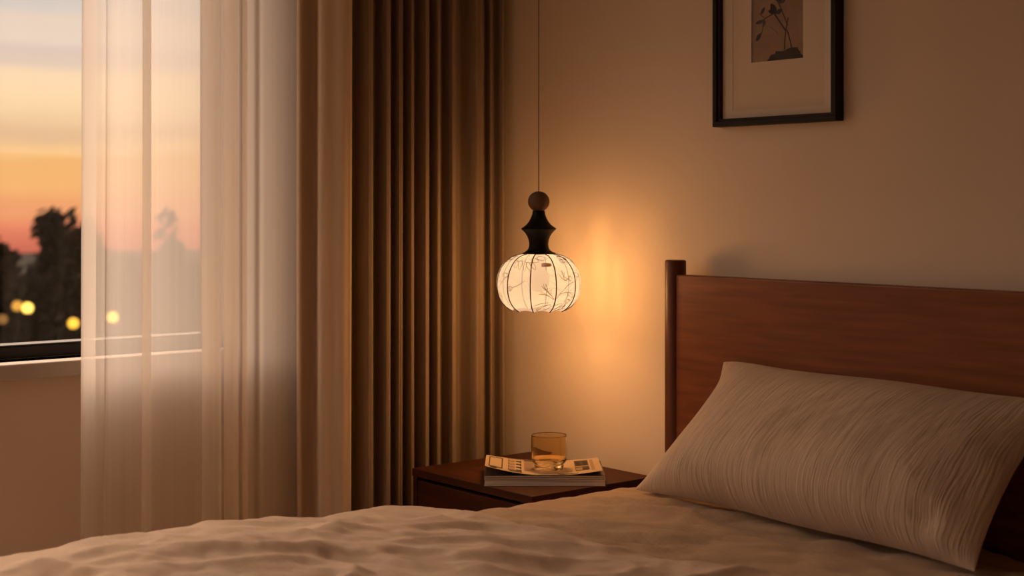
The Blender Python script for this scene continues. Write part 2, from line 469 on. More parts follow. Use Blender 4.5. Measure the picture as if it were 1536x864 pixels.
def street_lamp(px, py, d, r, m, label):
    g = far((px-768)/2200*d, d)
    zc = 1.2+(308-py)/2200*d - GZ
    root = empty('street_lamp', g); tag(root, label, 'street lamp', 'street lamps outside the window')
    b = MB(); b.lathe([(0.001, 0), (0.11, 0), (0.11, 0.06), (0.06, 0.12), (0.035, 0.25), (0.03, zc-r-0.06), (0.07, zc-r-0.03), (0.07, zc-r*0.9), (0.001, zc-r*0.9)], n=16)
    b.build('pole', M['pole'], root)
    b = MB(); b.lathe([(max(0.001, r*math.sin(PI*i/14)), zc-r*math.cos(PI*i/14)) for i in range(15)], n=24)
    b.build('globe', m, root)
street_lamp(41.5, 462, 28, 0.105, M['globe_bright'], 'brightest yellow street lamp in the open window gap, right of a dimmer one')
street_lamp(26, 459, 29, 0.105, M['globe_dim'], 'dimmer amber street lamp just left of the brightest one')
street_lamp(110, 485, 28, 0.105, M['globe_mid'], 'amber street lamp next to the left edge of the sheer curtain')
street_lamp(4, 479, 31, 0.105, M['globe_faint'], 'faintest street lamp, cut by the left edge of the photo')
street_lamp(169, 476, 28, 0.105, M['globe_bright'], 'street lamp glowing through the sheer curtain')

# ------------------------------------------------------------------ curtains
def wx(px, X):
    """Y on the plane x = X (metres) along the sight line of a photo column (used once to lay out the pleats)"""
    d = LOOK + RIGHT*((px-768)/2200)
    t = (X-CAM.x)/d.x
    return CAM.y + d.y*t

def cloth_curtain(name, path, z0, z1, m, label, cat, nz=44, sway=0.006, spread=None, per=9, solid=0.0):
    pts = catmull([(p[0], p[1], 0) for p in path], per)
    mid = pts[len(pts)//2]
    org = Vector((0.15, mid.y, z0))
    b = MB()
    nu = len(pts)-1
    def fn(u, v):
        i = int(round(u*nu)); p = pts[i]
        z = z0+(z1-z0)*v
        w = 1-v
        n1 = noise.noise(Vector((p.y*9, z*0.6, 3.1)))
        n2 = noise.noise(Vector((p.y*9, z*0.6, 9.7)))
        x = p.x + n1*sway*(0.3+w); y = p.y + n2*sway*(0.3+w)
        if spread: y += spread(p.y, z)
        return (x-org.x, y-org.y, z-org.z)
    b.grid(fn, nu, nz)
    o = b.build(name, m, loc=org, recalc=False, solid=solid)
    return tag(o, label, cat)

sheer = [(146, .128), (136, .132), (124, .145), (127, .160), (143, .158), (158, .150), (163, .158), (176, .146), (200, .143), (219, .155), (226.5, .172), (222, .176), (213, .160),
         (219, .142), (240, .132), (272, .135), (298, .142), (322, .160), (331, .176), (326, .182), (310, .168), (302, .150), (316, .132), (340, .145), (354, .168), (357, .178), (349, .178), (336, .160),
         (340, .140), (358, .130), (369, .150), (371, .166), (364, .160), (366, .138), (380, .128), (390, .134), (396, .124), (420, .112), (436, .104), (447, .096)]
cloth_curtain('sheer_curtain', [(X, wx(px, X)) for px, X in sheer], 0.015, 2.52, M['sheer'],
              'translucent white sheer curtain hanging in soft pleats over the window', 'curtain', sway=0.004,
              spread=lambda y, z: (-0.004*(1-z/2.5) if y < -1.2 else 0))

edges = [527, 559.5, 585, 603, 620, 643, 660, 683, 725, 738, 757.5]
dr = [(455, .112), (447, .114), (446, .124), (452, .134), (462, .116), (473, .116), (478, .156), (486, .172), (500, .182), (514, .198)]
prev = 485
for i, e in enumerate(edges):
    w = e-prev
    A = 0.205 if w > 24 else 0.185
    if i >= 8: A = 0.17
    R = A-min(0.07, 0.03+w*0.0010)
    dr += [(e-min(5, w*0.2), A-0.004), (e, A-0.003), (e+0.8, A-0.016)]
    nxt = edges[i+1] if i+1 < len(edges) else e
    if i+1 < len(edges):
        w2 = nxt-e
        R2 = A-min(0.07, 0.03+w2*0.0010)
        dr += [(e-1.0, R2+0.01), (e+w2*0.12, R2), (e+w2*0.34, R2+0.28*(A-R2)), (e+w2*0.58, R2+0.66*(A-R2)), (e+w2*0.80, R2+0.92*(A-R2))]
    prev = e
dr.append((754, .125)); dr.append((746, .10))
drape = [(X, wx(px, X)) for px, X in dr]
drape = [(x, min(y, -0.012)) for x, y in drape]
kk = max(i for i, q in enumerate(dr) if q[0] <= 527.9 and q[1] > 0.17 and i < 18)
lead = drape[:kk+2]
drape = drape[kk+1:]
drape_root = cloth_curtain('drape', drape, 0.012, 2.52, M['drape'], 'heavy taupe brown drape gathered in tight pleats in the room corner', 'curtain', sway=0.0035, per=7)
lf = cloth_curtain('leading_hem', lead, 0.012, 2.52, M['lining'], 'paler turned back lining fold', None, sway=0.0035, per=7)
lf.parent = drape_root; lf.location = lf.location-drape_root.location

# ------------------------------------------------------------------ pendant lamp
PX = 0.001709
LX, LY = 0.523, -0.22
def pz(y): return 1.2+(308-y)*PX
SB = pz(466)
lamp = empty('pendant_lamp', (LX, LY, SB))
tag(lamp, 'glowing pumpkin shaped pendant lamp with black turned wood neck hanging over the nightstand', 'pendant lamp')
def lz(y): return pz(y)-SB
b = MB(); b.tube([(0, 0, lz(290)), (0, 0, 2.6-SB-0.02)], 0.0012, 8); b.build('cord', M['cord'], lamp)
b = MB(); b.lathe([(0.001, 2.6-SB), (0.05, 2.6-SB), (0.05, 2.6-SB-0.018), (0.006, 2.6-SB-0.026), (0.001, 2.6-SB-0.026)], n=32); b.build('ceiling_rose', M['ebony'], lamp)
R = 16.4*PX; zb = lz(302.3)
b = MB(); b.lathe([(max(0.0008, R*math.sin(PI*i/24)), zb-R*0.94*math.cos(PI*i/24)) for i in range(25)], n=40); b.build('bead', M['bead_wood'], lamp)
prof = [(0.1, 315.5), (8.5, 315.8), (9.2, 317), (9.8, 321), (11.5, 326), (14.5, 332), (19, 337.5), (24.5, 341.5), (26.4, 342.8), (26.4, 343.8), (24, 345.6), (20, 350), (17, 355), (15, 361), (14.4, 366), (15, 371), (17, 375), (20.5, 377.6), (25.2, 379.4), (25.6, 380.4), (24, 381.2), (0.1, 381.2)]
b = MB(); b.lathe([(r*PX, lz(y)) for r, y in prof], n=48); b.build('turned_neck', M['ebony'], lamp)

sp = [(380.8, 22), (382.0, 30), (384.5, 38.5), (389, 46.5), (395, 53), (402, 58), (410, 61.6), (418, 63.4), (426, 63.8), (434, 63.2), (442, 61.2), (450, 57.2), (457, 51.6), (462, 45.8), (466, 39)]
spc = catmull([(r*PX, lz(y), 0) for y, r in sp], 4)
NR = 10
VA = math.atan2(CAM.y-LY, CAM.x-LX)       # direction to the camera side
RIB0 = VA + math.radians(-11.5)           # a rib sits here, ten around
def lobe(a):
    k = ((a-RIB0)/(2*PI/NR)) % 1.0
    return k
def shade_pt(a, i, off=0.0):
    p = spc[i]; k = lobe(a)
    t = i/(len(spc)-1)
    bul = math.sin(PI*k)
    r = p.x*(1-0.035*(1-bul)*math.sin(PI*min(1, t*1.1+0.03))) + off
    z = p.y + 0.0045*bul*max(0, t-0.7)/0.3
    return (r*math.cos(a), r*math.sin(a), z)
NA = 120
b = MB()
ns = len(spc)-1
vs = []; fs = []
for i in range(ns+1):
    for k in range(NA): vs.append(shade_pt(RIB0+2*PI*k/NA, i))
for i in range(ns):
    for k in range(NA):
        l = (k+1) % NA
        fs.append((i*NA+k, i*NA+l, (i+1)*NA+l, (i+1)*NA+k))
b.add(vs, fs, 0, True)
# painted sprigs: strokes given in millimetres across the front of the shade (x right, y down from the shade's top)
def on_shade(xm, ym, da, off):
    z = lz(380.8)-ym
    best = min(range(ns+1), key=lambda i: abs(spc[i].y-z))
    i0 = best
    r = spc[i0].x
    # angle to the right of the view direction
    s = max(-0.97, min(0.97, xm/r))
    a = VA + math.asin(s) + da
    i1 = i0
    q = shade_pt(a, i0, off)
    return Vector((q[0], q[1], z if 0.08 < i0/ns < 0.97 else q[2]))
def stroke(pts, w, mi, da=0.0):
    c = catmull([(x, y, 0) for x, y in pts], 5)
    P = [on_shade(p.x, p.y, da, 0.0008) for p in c]
    vs = []; fs = []
    for i, p in enumerate(P):
        t = P[min(i+1, len(P)-1)]-P[max(i-1, 0)]
        n = Vector((p.x, p.y, 0)).normalized()
        s = t.cross(n)
        if s.length < 1e-9: s = Vector((0, 0, 1))
        s.normalize()
        ww = w*(0.55+0.45*math.sin(PI*(i+0.5)/len(P)))
        vs += [p+s*ww, p-s*ww]
    for i in range(len(P)-1): fs.append((2*i, 2*i+1, 2*i+3, 2*i+2))
    b.add(vs, fs, mi, False)
k_ = PX/4.114
def Z(*p): return [((x-368)*k_, (y-456)*k_) for x, y in p]
def petal(cx, cy, l, w, ang):
    out = []
    for t in range(11):
        a = 2*PI*t/10
        u = math.cos(a)*l; v = math.sin(a)*w*(1-0.35*math.cos(a))
        out.append((cx+u*math.cos(ang)-v*math.sin(ang), cy+u*math.sin(ang)+v*math.cos(ang)))
    return Z(*out)
art = []
for (cx, cy, l, w, ang) in [(232, 515, 24, 10, 2.0), (256, 517, 27, 11, 1.75), (282, 520, 28, 11, 1.5), (308, 525, 26, 11, 1.2), (334, 522, 26, 11, 0.9), (345, 490, 24, 12, 0.2), (388, 478, 30, 10, 0.1), (255, 488, 22, 8, 2.6), (500, 480, 26, 9, 0.35), (516, 494, 24, 7, 0.1)]:
    art.append((petal(cx, cy, l, w, ang), 1))
art += [(Z((200, 655), (240, 640), (285, 610)), 1), (petal(192, 660, 17, 12, 2.3), 1), (Z((183, 650), (190, 668), (200, 676)), 1), (Z((189, 645), (196, 662), (204, 668)), 1)]
art += [(Z((480, 700), (520, 665), (548, 635), (592, 615)), 1), (Z((500, 550), (520, 585), (560, 610)), 1), (Z((492, 570), (512, 600), (540, 612)), 1), (Z((525, 560), (518, 590), (528, 612)), 1), (Z((560, 580), (545, 600), (530, 606)), 1), (Z((505, 545), (512, 565), (522, 575)), 1)]
art += [(Z((370, 668), (410, 690), (465, 722), (500, 690), (540, 680), (580, 690)), 1), (Z((395, 625), (405, 655), (435, 690), (462, 718)), 1), (Z((385, 640), (400, 655), (412, 668)), 1), (Z((420, 650), (425, 675), (440, 692)), 1), (Z((365, 690), (395, 690), (430, 702)), 1), (Z((405, 628), (415, 640), (408, 655)), 1), (Z((445, 660), (440, 680), (450, 700)), 1)]
art += [(petal(400, 775, 48, 14, -0.35), 1), (Z((355, 795), (390, 770), (440, 752)), 1), (Z((460, 790), (490, 770), (520, 772)), 1), (Z((465, 795), (500, 785), (524, 785)), 1), (petal(480, 765, 30, 9, -0.5), 1), (Z((340, 765), (380, 748), (430, 745)), 1), (petal(560, 700, 24, 8, 0.6), 1), (petal(600, 580, 16, 8, 0.9), 1), (Z((590, 640), (606, 600), (612, 570)), 1), (Z((560, 735), (575, 712), (582, 690)), 1)]
art += [(petal(140, 745, 20, 8, 1.1), 1), (petal(160, 775, 24, 7, 0.8), 1), (Z((118, 690), (132, 735), (175, 790)), 1), (petal(120, 600, 14, 6, 1.7), 1), (petal(210, 480, 20, 7, 2.7), 1)]
for da in (0.0, 2*PI/3, 4*PI/3):
    for pts, mi in art: stroke(pts, 0.0006, mi, da)
    for t in range(5): stroke(Z((384, 508+t*4), (412, 506+t*4.5), (445, 510+t*3)), 0.0009, 2, da)
shade = b.build('lamp_shade', [M['shade'], M['shade_paint'], M['shade_rust']], lamp, recalc=False)
for k in range(NR):
    a = RIB0+2*PI*k/NR
    b = MB(); b.tube([shade_pt(a, i, 0.0006) for i in range(ns+1)], 0.0015, 6)
    b.build('rib', M['ebony'], lamp)
zc_ = lz(418)
b = MB(); b.lathe([(0.0008, zc_-0.034), (0.013, zc_-0.031), (0.024, zc_-0.020), (0.028, zc_-0.004), (0.026, zc_+0.010), (0.017, zc_+0.026), (0.0135, zc_+0.040), (0.0135, lz(381.2)+0.002)], n=32)
b.build('bulb', M['bulb'], lamp)
ld = bpy.data.lights.new('bulb_light', 'POINT'); ld.energy = 14.2; ld.color = (1.0, 0.47, 0.145); ld.shadow_soft_size = 0.05
lo = bpy.data.objects.new('bulb_light', ld); COL.objects.link(lo); lo.parent = lamp; lo.location = (0, 0, zc_)

# ------------------------------------------------------------------ framed picture
PL, PR, PB, PT = 0.947, 1.318, 1.389, 1.985
pic = empty('framed_picture', ((PL+PR)/2, 0, PB))
tag(pic, 'black framed botanical print with wide cream mat on the wall above the headboard', 'picture')
cx = (PL+PR)/2; w2 = (PR-PL)/2; hh = PT-PB
def ring(b, x0, x1, z0, z1, t, y0, y1, mi=0):
    b.box(x0, x1, y0, y1, z0, z0+t, mi); b.box(x0, x1, y0, y1, z1-t, z1, mi)
    b.box(x0, x0+t, y0, y1, z0+t, z1-t, mi); b.box(x1-t, x1, y0, y1, z0+t, z1-t, mi)
b = MB(); ring(b, -w2, w2, 0, hh, 0.013, -0.030, -0.0005); o = b.build('frame', M['frame_black'], pic, bevel=0.0015)
b2 = MB(); ring(b2, -w2+0.013, w2-0.013, 0.013, hh-0.013, 0.006, -0.024, -0.006); b2.build('frame_lip', M['frame_lip'], o, bevel=0.001)
b = MB()
mo = (1.055-cx, 1.211-cx, 1.538-PB, 1.80-PB)
x0, x1, z0, z1 = -w2+0.017, w2-0.017, 0.017, hh-0.017
def matring(b, o, i, ya, yb, mi):
    b.box(o[0], i[0], ya, yb, o[2], o[3], mi); b.box(i[1], o[1], ya, yb, o[2], o[3], mi)
    b.box(i[0], i[1], ya, yb, o[2], i[2], mi); b.box(i[0], i[1], ya, yb, i[3], o[3], mi)
mid = (mo[0]-0.058, mo[1]+0.062, mo[2]-0.112, mo[3]+0.07)
matring(b, (x0, x1, z0, z1), mid, -0.0125, -0.007, 0)
matring(b, mid, mo, -0.0115, -0.007, 1)
b.build('mat', [M['mat_board'], M['mat_inner']], pic)
b = MB(); b.box(mo[0]-0.004, mo[1]+0.004, -0.0075, -0.005, mo[2]-0.004, mo[3]+0.004, 0)
aw = mo[1]-mo[0]
# plant silhouette in a low dark pot, drawn in fractions of the print
def A(p): return Vector((mo[0]+p[0]*aw, -0.0079, mo[2]+p[1]*aw))
def ink(pts, w, mi):
    c = catmull([(x, y, 0) for x, y in pts], 6)
    P = [A((p.x, p.y)) for p in c]
    vs = []; fs = []
    for i, p in enumerate(P):
        t = (P[min(i+1, len(P)-1)]-P[max(i-1, 0)]).normalized()
        s = Vector((-t.z, 0, t.x))
        ww = w[i*len(w)//len(P)] if isinstance(w, list) else w
        vs += [p+s*ww*aw, p-s*ww*aw]
    for i in range(len(P)-1): fs.append((2*i, 2*i+1, 2*i+3, 2*i+2))
    b.add(vs, fs, mi)
def leaf(x, y, l, w, ang, mi=1):
    n = 10; pts = []
    for t in range(n+1):
        u = t/n; pts.append((u*l, w*math.sin(PI*u)**0.8))
    for t in range(n-1, 0, -1):
        u = t/n; pts.append((u*l, -w*math.sin(PI*u)**0.8))
    ca, sa = math.cos(ang), math.sin(ang)
    vs = [A((x+p*ca-q*sa, y+p*sa+q*ca)) for p, q in pts]
    b.add(vs, [tuple(range(len(vs)))], mi)
potv = [(0.28, 0.0), (0.34, 0.05), (0.36, 0.09), (0.45, 0.10), (0.46, 0.14), (0.60, 0.13), (0.74, 0.17), (0.88, 0.165), (0.89, 0.13), (0.93, 0.10), (0.93, 0.07), (0.99, 0.035), (1.0, 0.0)]
b.add([A(p) for p in potv], [tuple(range(len(potv)))], 1)
ink([(0.63, 0.15), (0.64, 0.32), (0.66, 0.45), (0.70, 0.62)], 0.010, 1)
ink([(0.77, 0.15), (0.73, 0.30), (0.68, 0.44)], 0.010, 1)
ink([(0.66, 0.42), (0.55, 0.56), (0.44, 0.70), (0.36, 0.80)], 0.012, 1)
ink([(0.69, 0.50), (0.56, 0.78), (0.46, 0.94), (0.42, 1.06), (0.30, 1.1)], 0.011, 2)
ink([(0.53, 0.84), (0.60, 1.0), (0.63, 1.15), (0.66, 1.35)], 0.011, 1)
ink([(0.42, 0.71), (0.28, 0.66), (0.20, 0.62), (0.08, 0.60)], 0.007, 1)
ink([(0.22, 0.64), (0.21, 0.52), (0.18, 0.42)], 0.006, 1)
ink([(0.24, 0.66), (0.16, 0.72), (0.13, 0.74)], 0.005, 1)
ink([(0.34, 0.52), (0.44, 0.46), (0.50, 0.40)], 0.004, 2)
for q in [(0.18, 0.44, 0.16, 0.035, -2.3, 1), (0.17, 0.72, 0.13, 0.03, 0.9, 1), (0.24, 0.62, 0.18, 0.03, 3.3, 2), (0.26, 0.63, 0.12, 0.028, -2.0, 2), (0.48, 0.70, 0.2, 0.05, 2.2, 1), (0.47, 0.72, 0.16, 0.035, 2.9, 1), (0.46, 0.70, 0.14, 0.035, 0.4, 1),
          (0.38, 1.08, 0.22, 0.05, 2.6, 1), (0.34, 1.08, 0.18, 0.04, 3.6, 1), (0.54, 0.98, 0.22, 0.045, 1.3, 1), (0.60, 1.05, 0.24, 0.05, 1.0, 1), (0.62, 1.1, 0.26, 0.05, 2.0, 1), (0.56, 0.88, 0.16, 0.035, 2.6, 1), (0.66, 1.3, 0.22, 0.05, 1.4, 1), (0.66, 1.3, 0.2, 0.05, 2.4, 1), (0.52, 0.86, 0.14, 0.03, 0.2, 2)]:
    leaf(*q)
b.build('art_print', [M['print_ground'], M['print_ink'], M['print_ink2']], pic, recalc=False)
b = MB(); b.box(x0, x1, -0.0175, -0.0155, z0, z1); b.build('glass_pane', M['picture_glass'], pic)

# ------------------------------------------------------------------ nightstand
NX0, NX1, NY0, NY1, NZ = 0.262, 0.748, -0.432, -0.03, 0.515
ns_ = empty('nightstand', ((NX0+NX1)/2, (NY0+NY1)/2, 0)); tag(ns_, 'dark walnut nightstand with drawer between the drape and the bed', 'nightstand')
def part(name, m, root, boxes, bevel=0.002):
    b = MB()
    for q in boxes: relbox(b, root, *q)
    return b.build(name, m, root, bevel=bevel)
part('top', M['walnut_dark'], ns_, [(NX0, NX1, NY0, NY1, NZ-0.020, NZ)])
part('case', M['walnut_dark'], ns_, [(NX0+0.002, NX0+0.020, NY0+0.002, NY1, 0.13, NZ-0.0205), (NX1-0.020, NX1-0.002, NY0+0.002, NY1, 0.13, NZ-0.0205), (NX0+0.0205, NX1-0.0205, NY1-0.012, NY1, 0.13, NZ-0.0205), (NX0+0.0205, NX1-0.0205, NY0+0.004, NY1-0.013, 0.13, 0.148)], 0.001)
for z0_, z1_ in ((0.325, NZ-0.029), (0.152, 0.320)):
    part('drawer', M['walnut_dark'], ns_, [(NX0+0.022, NX1-0.022, NY0+0.003, NY0+0.021, z0_, z1_), (NX0+0.03, NX0+0.04, NY0+0.0215, NY1-0.02, z0_+0.01, z1_-0.02), (NX1-0.04, NX1-0.03, NY0+0.0215, NY1-0.02, z0_+0.01, z1_-0.02), (NX0+0.0405, NX1-0.0405, NY0+0.0215, NY1-0.02, z0_+0.01, z0_+0.02)], 0.0015)
for lx in (NX0+0.012, NX1-0.047):
    for ly in (NY0+0.012, NY1-0.047):
        part('leg', M['walnut_dark'], ns_, [(lx, lx+0.035, ly, ly+0.035, 0, 0.1295)])

# ------------------------------------------------------------------ magazines and glass
ANG = math.radians(50.5)          # long edge of the magazines, facing the bed
e1 = Vector((math.cos(ANG), math.sin(ANG), 0)); e2 = Vector((-math.sin(ANG), math.cos(ANG), 0))
def magazine(name, corner, L, Dp, z, h, cover, label, da=0.0, spine=False):
    root = empty(name, (corner[0], corner[1], z), ANG+da)
    tag(root, label, 'magazine', 'magazines stacked on the nightstand')
    b = MB(); b.box(0.0015, L-0.0015, 0.0015, Dp-0.0005, 0.0007, h-0.0007); b.build('pages', M['page_edges'], root)
    b = MB(); b.box(0, L, 0, Dp, 0, 0.0006); b.box(0, L, 0, Dp, h-0.0006, h); b.box(0, L, Dp, Dp+0.0006, 0, h)
    b.build('cover', cover, root)
    return root
C0 = (0.574, -0.438)
magazine('magazine', C0, 0.296, 0.215, NZ, 0.0150, M['paper_white'], 'thick pale magazine at the bottom of the stack on the nightstand')
magazine('magazine', (C0[0]+0.0, C0[1]+0.0), 0.296, 0.212, NZ+0.0152, 0.0052, M['cover_tan'], 'thin tan magazine in the middle of the nightstand stack', 0.004)
mroot = empty('magazine', (C0[0], C0[1], NZ+0.0206), ANG)
tag(mroot, 'thin dark covered magazine directly under the curled newspaper', 'magazine', 'magazines stacked on the nightstand')
b = MB(); b.box(0.002, 0.2945, 0.002, 0.21, 0.0004, 0.0036); b.build('pages', M['page_edges'], mroot)
b = MB(); b.box(0.001, 0.2955, 0.001, 0.2105, 0.0037, 0.0047); b.build('cover', M['cover_dark'], mroot)
TZ = NZ+0.0256
npz = empty('newspaper', (C0[0], C0[1], TZ), ANG)
tag(npz, 'curled newspaper sheet with printed pictures under the amber glass', 'newspaper')
def curl(u, v):
    """sheet surface: sags in the middle, ends lifted, front corners curling up"""
    x = 0.001+0.288*u; y = 0.006+0.205*v
    d = (u-0.56)
    lift = 0.030*max(0, abs(d)-0.12)**1.5*(1.0-0.35*v)*2.0
    if d < 0: lift *= 1.25
    return Vector((x, y, 0.0006+lift))
b = MB()
b.grid(lambda u, v: curl(u, v), 48, 30)
vs0 = list(b.v)
def cellq(u0, u1, v0, v1, mi, off=0.0003):
    n = 6
    b.grid(lambda u, v: curl(u0+(u1-u0)*u, v0+(v1-v0)*v)+Vector((0, 0, off)), n, n, mi, False)
# columns of pictures and grey text blocks
cellq(0.03, 0.15, 0.10, 0.93, 2); cellq(0.04, 0.14, 0.16, 0.86, 0, 0.0005); cellq(0.045, 0.10, 0.03, 0.17, 1, 0.0006)
cellq(0.055, 0.09, 0.86, 0.92, 1, 0.0006)
for k in range(4):
    v0 = 0.86-k*0.21
    cellq(0.205, 0.255, v0-0.13, v0, 3, 0.0004); cellq(0.205, 0.255, v0-0.135, v0-0.12, 1, 0.0005); cellq(0.198, 0.205, v0-0.13, v0+0.02, 1, 0.0005)
    cellq(0.265, 0.300, v0-0.10, v0-0.02, 1, 0.0005); cellq(0.300, 0.312, v0-0.16, v0, 1, 0.0005)
cellq(0.21, 0.31, 0.05, 0.15, 2, 0.0006); cellq(0.305, 0.314, 0.03, 0.16, 1, 0.0007)
cellq(0.335, 0.43, 0.2, 0.88, 3); cellq(0.335, 0.43, 0.88, 0.94, 2, 0.0004)
for k in range(7): cellq(0.34, 0.42, 0.24+k*0.085, 0.255+k*0.085, 2, 0.0005)
cellq(0.19, 0.44, 0.955, 0.975, 1)
cellq(0.78, 0.90, 0.52, 0.90, 2); cellq(0.79, 0.83, 0.60, 0.84, 1, 0.0005); cellq(0.85, 0.89, 0.62, 0.82, 1, 0.0005); cellq(0.81, 0.88, 0.53, 0.6, 1, 0.0005)
cellq(0.78, 0.90, 0.20, 0.47, 2); cellq(0.785, 0.84, 0.24, 0.4, 3, 0.0005); cellq(0.85, 0.895, 0.22, 0.34, 1, 0.0005)
cellq(0.62, 0.80, 0.03, 0.07, 2); cellq(0.64, 0.69, 0.02, 0.06, 1, 0.0005); cellq(0.915, 0.945, 0.15, 0.9, 3)
o = b.build('printed_sheet', [M['paper'], M['ink'], M['ink_grey'], M['ink_pale']], npz, recalc=False)
b = MB()
b.grid(lambda u, v: curl(u, v)-Vector((0, 0, 0.0005)), 48, 30)
b.build('under_sheet', M['paper'], npz, recalc=False)

GP = (0.612, -0.262, TZ+0.0012)
gl = MB()
gp = [(0.0004, 0.0), (0.034, 0.0), (0.0365, 0.0015), (0.0368, 0.010), (0.0362, 0.0125), (0.0375, 0.0145), (0.0415, 0.0185), (0.0437, 0.025), (0.0444, 0.034), (0.0444, 0.0845), (0.0438, 0.0855), (0.0430, 0.0845), (0.0428, 0.036), (0.0415, 0.027), (0.037, 0.022), (0.028, 0.0195), (0.0004, 0.019)]
gl.lathe(gp, n=72)
N72 = len(gl.v)
gl.f += [list(range(72))[::-1], list(range(N72-72, N72))]; gl.m += [0, 0]; gl.sm += [False, False]
g = gl.build('drinking_glass', M['amber'], loc=GP); tag(g, 'amber glass tumbler with thick foot on the newspaper', 'glass')

# ------------------------------------------------------------------ bed
bx = empty('bed', (1.66, -1.1, 0)); tag(bx, 'walnut bed with plain plank headboard and round posts', 'bed')
BX0, BX1 = 0.855, 2.475
def post(x):
    b = MB(); l = bx.location
    b.lathe([(0.0004, 0.0), (0.024, 0.0), (0.0262, 0.004), (0.0262, 1.061), (0.0252, 1.0645), (0.0225, 1.066), (0.0004, 1.0665)], x-l.x, -0.062-l.y, 40)
    return b.build('post', M['walnut_v'], bx)
post(BX0); post(BX1)
part('headboard_panel', M['walnut'], bx, [(BX0+0.012, BX1-0.012, -0.079, -0.050, 0.36, 1.031)], 0.004)
part('side_rail', M['walnut'], bx, [(BX0-0.02, BX0+0.012, -2.14, -0.09, 0.15, 0.248)], 0.004)
part('side_rail', M['walnut'], bx, [(BX1-0.012, BX1+0.02, -2.14, -0.09, 0.15, 0.248)], 0.004)
part('foot_rail', M['walnut'], bx, [(BX0-0.02, BX1+0.02, -2.175, -2.1405, 0.15, 0.30)], 0.004)
part('slat_base', M['walnut'], bx, [(BX0+0.0125, BX1-0.0125, -2.14, -0.09, 0.22, 0.25)], 0.003)
for lx in (BX0, BX1):
    part('leg', M['walnut_v'], bx, [(lx-0.02, lx+0.02, -2.15, -2.11, 0, 0.1495)], 0.004)

def fbm(p, o=4):
    s = 0; a = 1; f = 1
    for i in range(o):
        s += a*noise.noise(p*f); a *= 0.5; f *= 2.03
    return s
def ridge(p):
    return 1-abs(noise.noise(p))*2

MX0, MX1, MY0, MY1, MZ = 0.795, 2.52, -2.10, -0.098, 0.522
def sheet_h(x, y):
    """wrinkles of the sheet: small creases fanning away from the pillow"""
    c, s = math.cos(0.55), math.sin(0.55)
    u = x*c+y*s; v = -x*s+y*c
    w = 0.014*fbm(Vector((u*5.0, v*15.0, 1.3)), 4) + 0.019*max(0, ridge(Vector((u*3.2+9, v*10.5, 4.4)))-0.55)
    w += 0.004*noise.noise(Vector((x*2.1, y*2.1, 7.7)))
    w *= 0.15+0.85*min(1, max(0, (x-0.80)/0.16))
    return w
def mattress_fn(u, v):
    # profile across: side up, over the rounded edge, flat top, down
    X0, X1 = MX0, MX1; r = 0.05; hs = 0.27-0.05
    Wt = (X1-X0-2*r); arc = PI*r/2
    Lt = 2*hs+2*arc+Wt
    # more samples on top
    s = u
    if s < 0.06: z = MZ-r-hs+hs*(s/0.06); x = X0; top = 0
    elif s < 0.14:
        a = (s-0.06)/0.08*PI/2; x = X0+r-r*math.cos(a); z = MZ-r+r*math.sin(a); top = math.sin(a)
    elif s < 0.86:
        x = X0+r+Wt*(s-0.14)/0.72; z = MZ; top = 1
    elif s < 0.94:
        a = (s-0.86)/0.08*PI/2; x = X1-r+r*math.sin(a); z = MZ-r+r*math.cos(a); top = math.cos(a)
    else: z = MZ-r-hs*((s-0.94)/0.06); x = X1; top = 0
    y = MY0+(MY1-MY0)*v
    z += top*sheet_h(x, y)
    z -= top*0.028*min(1, max(0, (-0.86+0.13*(x-0.9)-y)/0.12))     # pressed down under the duvet
    if top < 1: x += (1-top)*0.006*noise.noise(Vector((y*3, z*6, 2.0)))
    e = min(v, 1-v)*(MY1-MY0)
    if e < 0.03: z -= top*0.03*(1-math.sqrt(max(0, 1-(1-e/0.03)**2)))
    return (x-1.66, y+1.1, z-0.25)
b = MB(); b.grid(mattress_fn, 240, 260)
n0 = 0
# close head, foot and underside
w = 241
b.f.append([i for i in range(w)][::-1]); b.m.append(0); b.sm.append(False)
b.f.append([260*w+i for i in range(w)]); b.m.append(0); b.sm.append(False)
b.add([(MX0-1.66, MY0+1.1, 0.0025), (MX1-1.66, MY0+1.1, 0.0025), (MX1-1.66, MY1+1.1, 0.0025), (MX0-1.66, MY1+1.1, 0.0025)], [(0, 3, 2, 1)])
m_ = b.build('mattress', M['sheet'], loc=(1.66, -1.1, 0.25), recalc=False)
tag(m_, 'mattress under a rumpled tan linen sheet on the walnut bed', 'mattress')

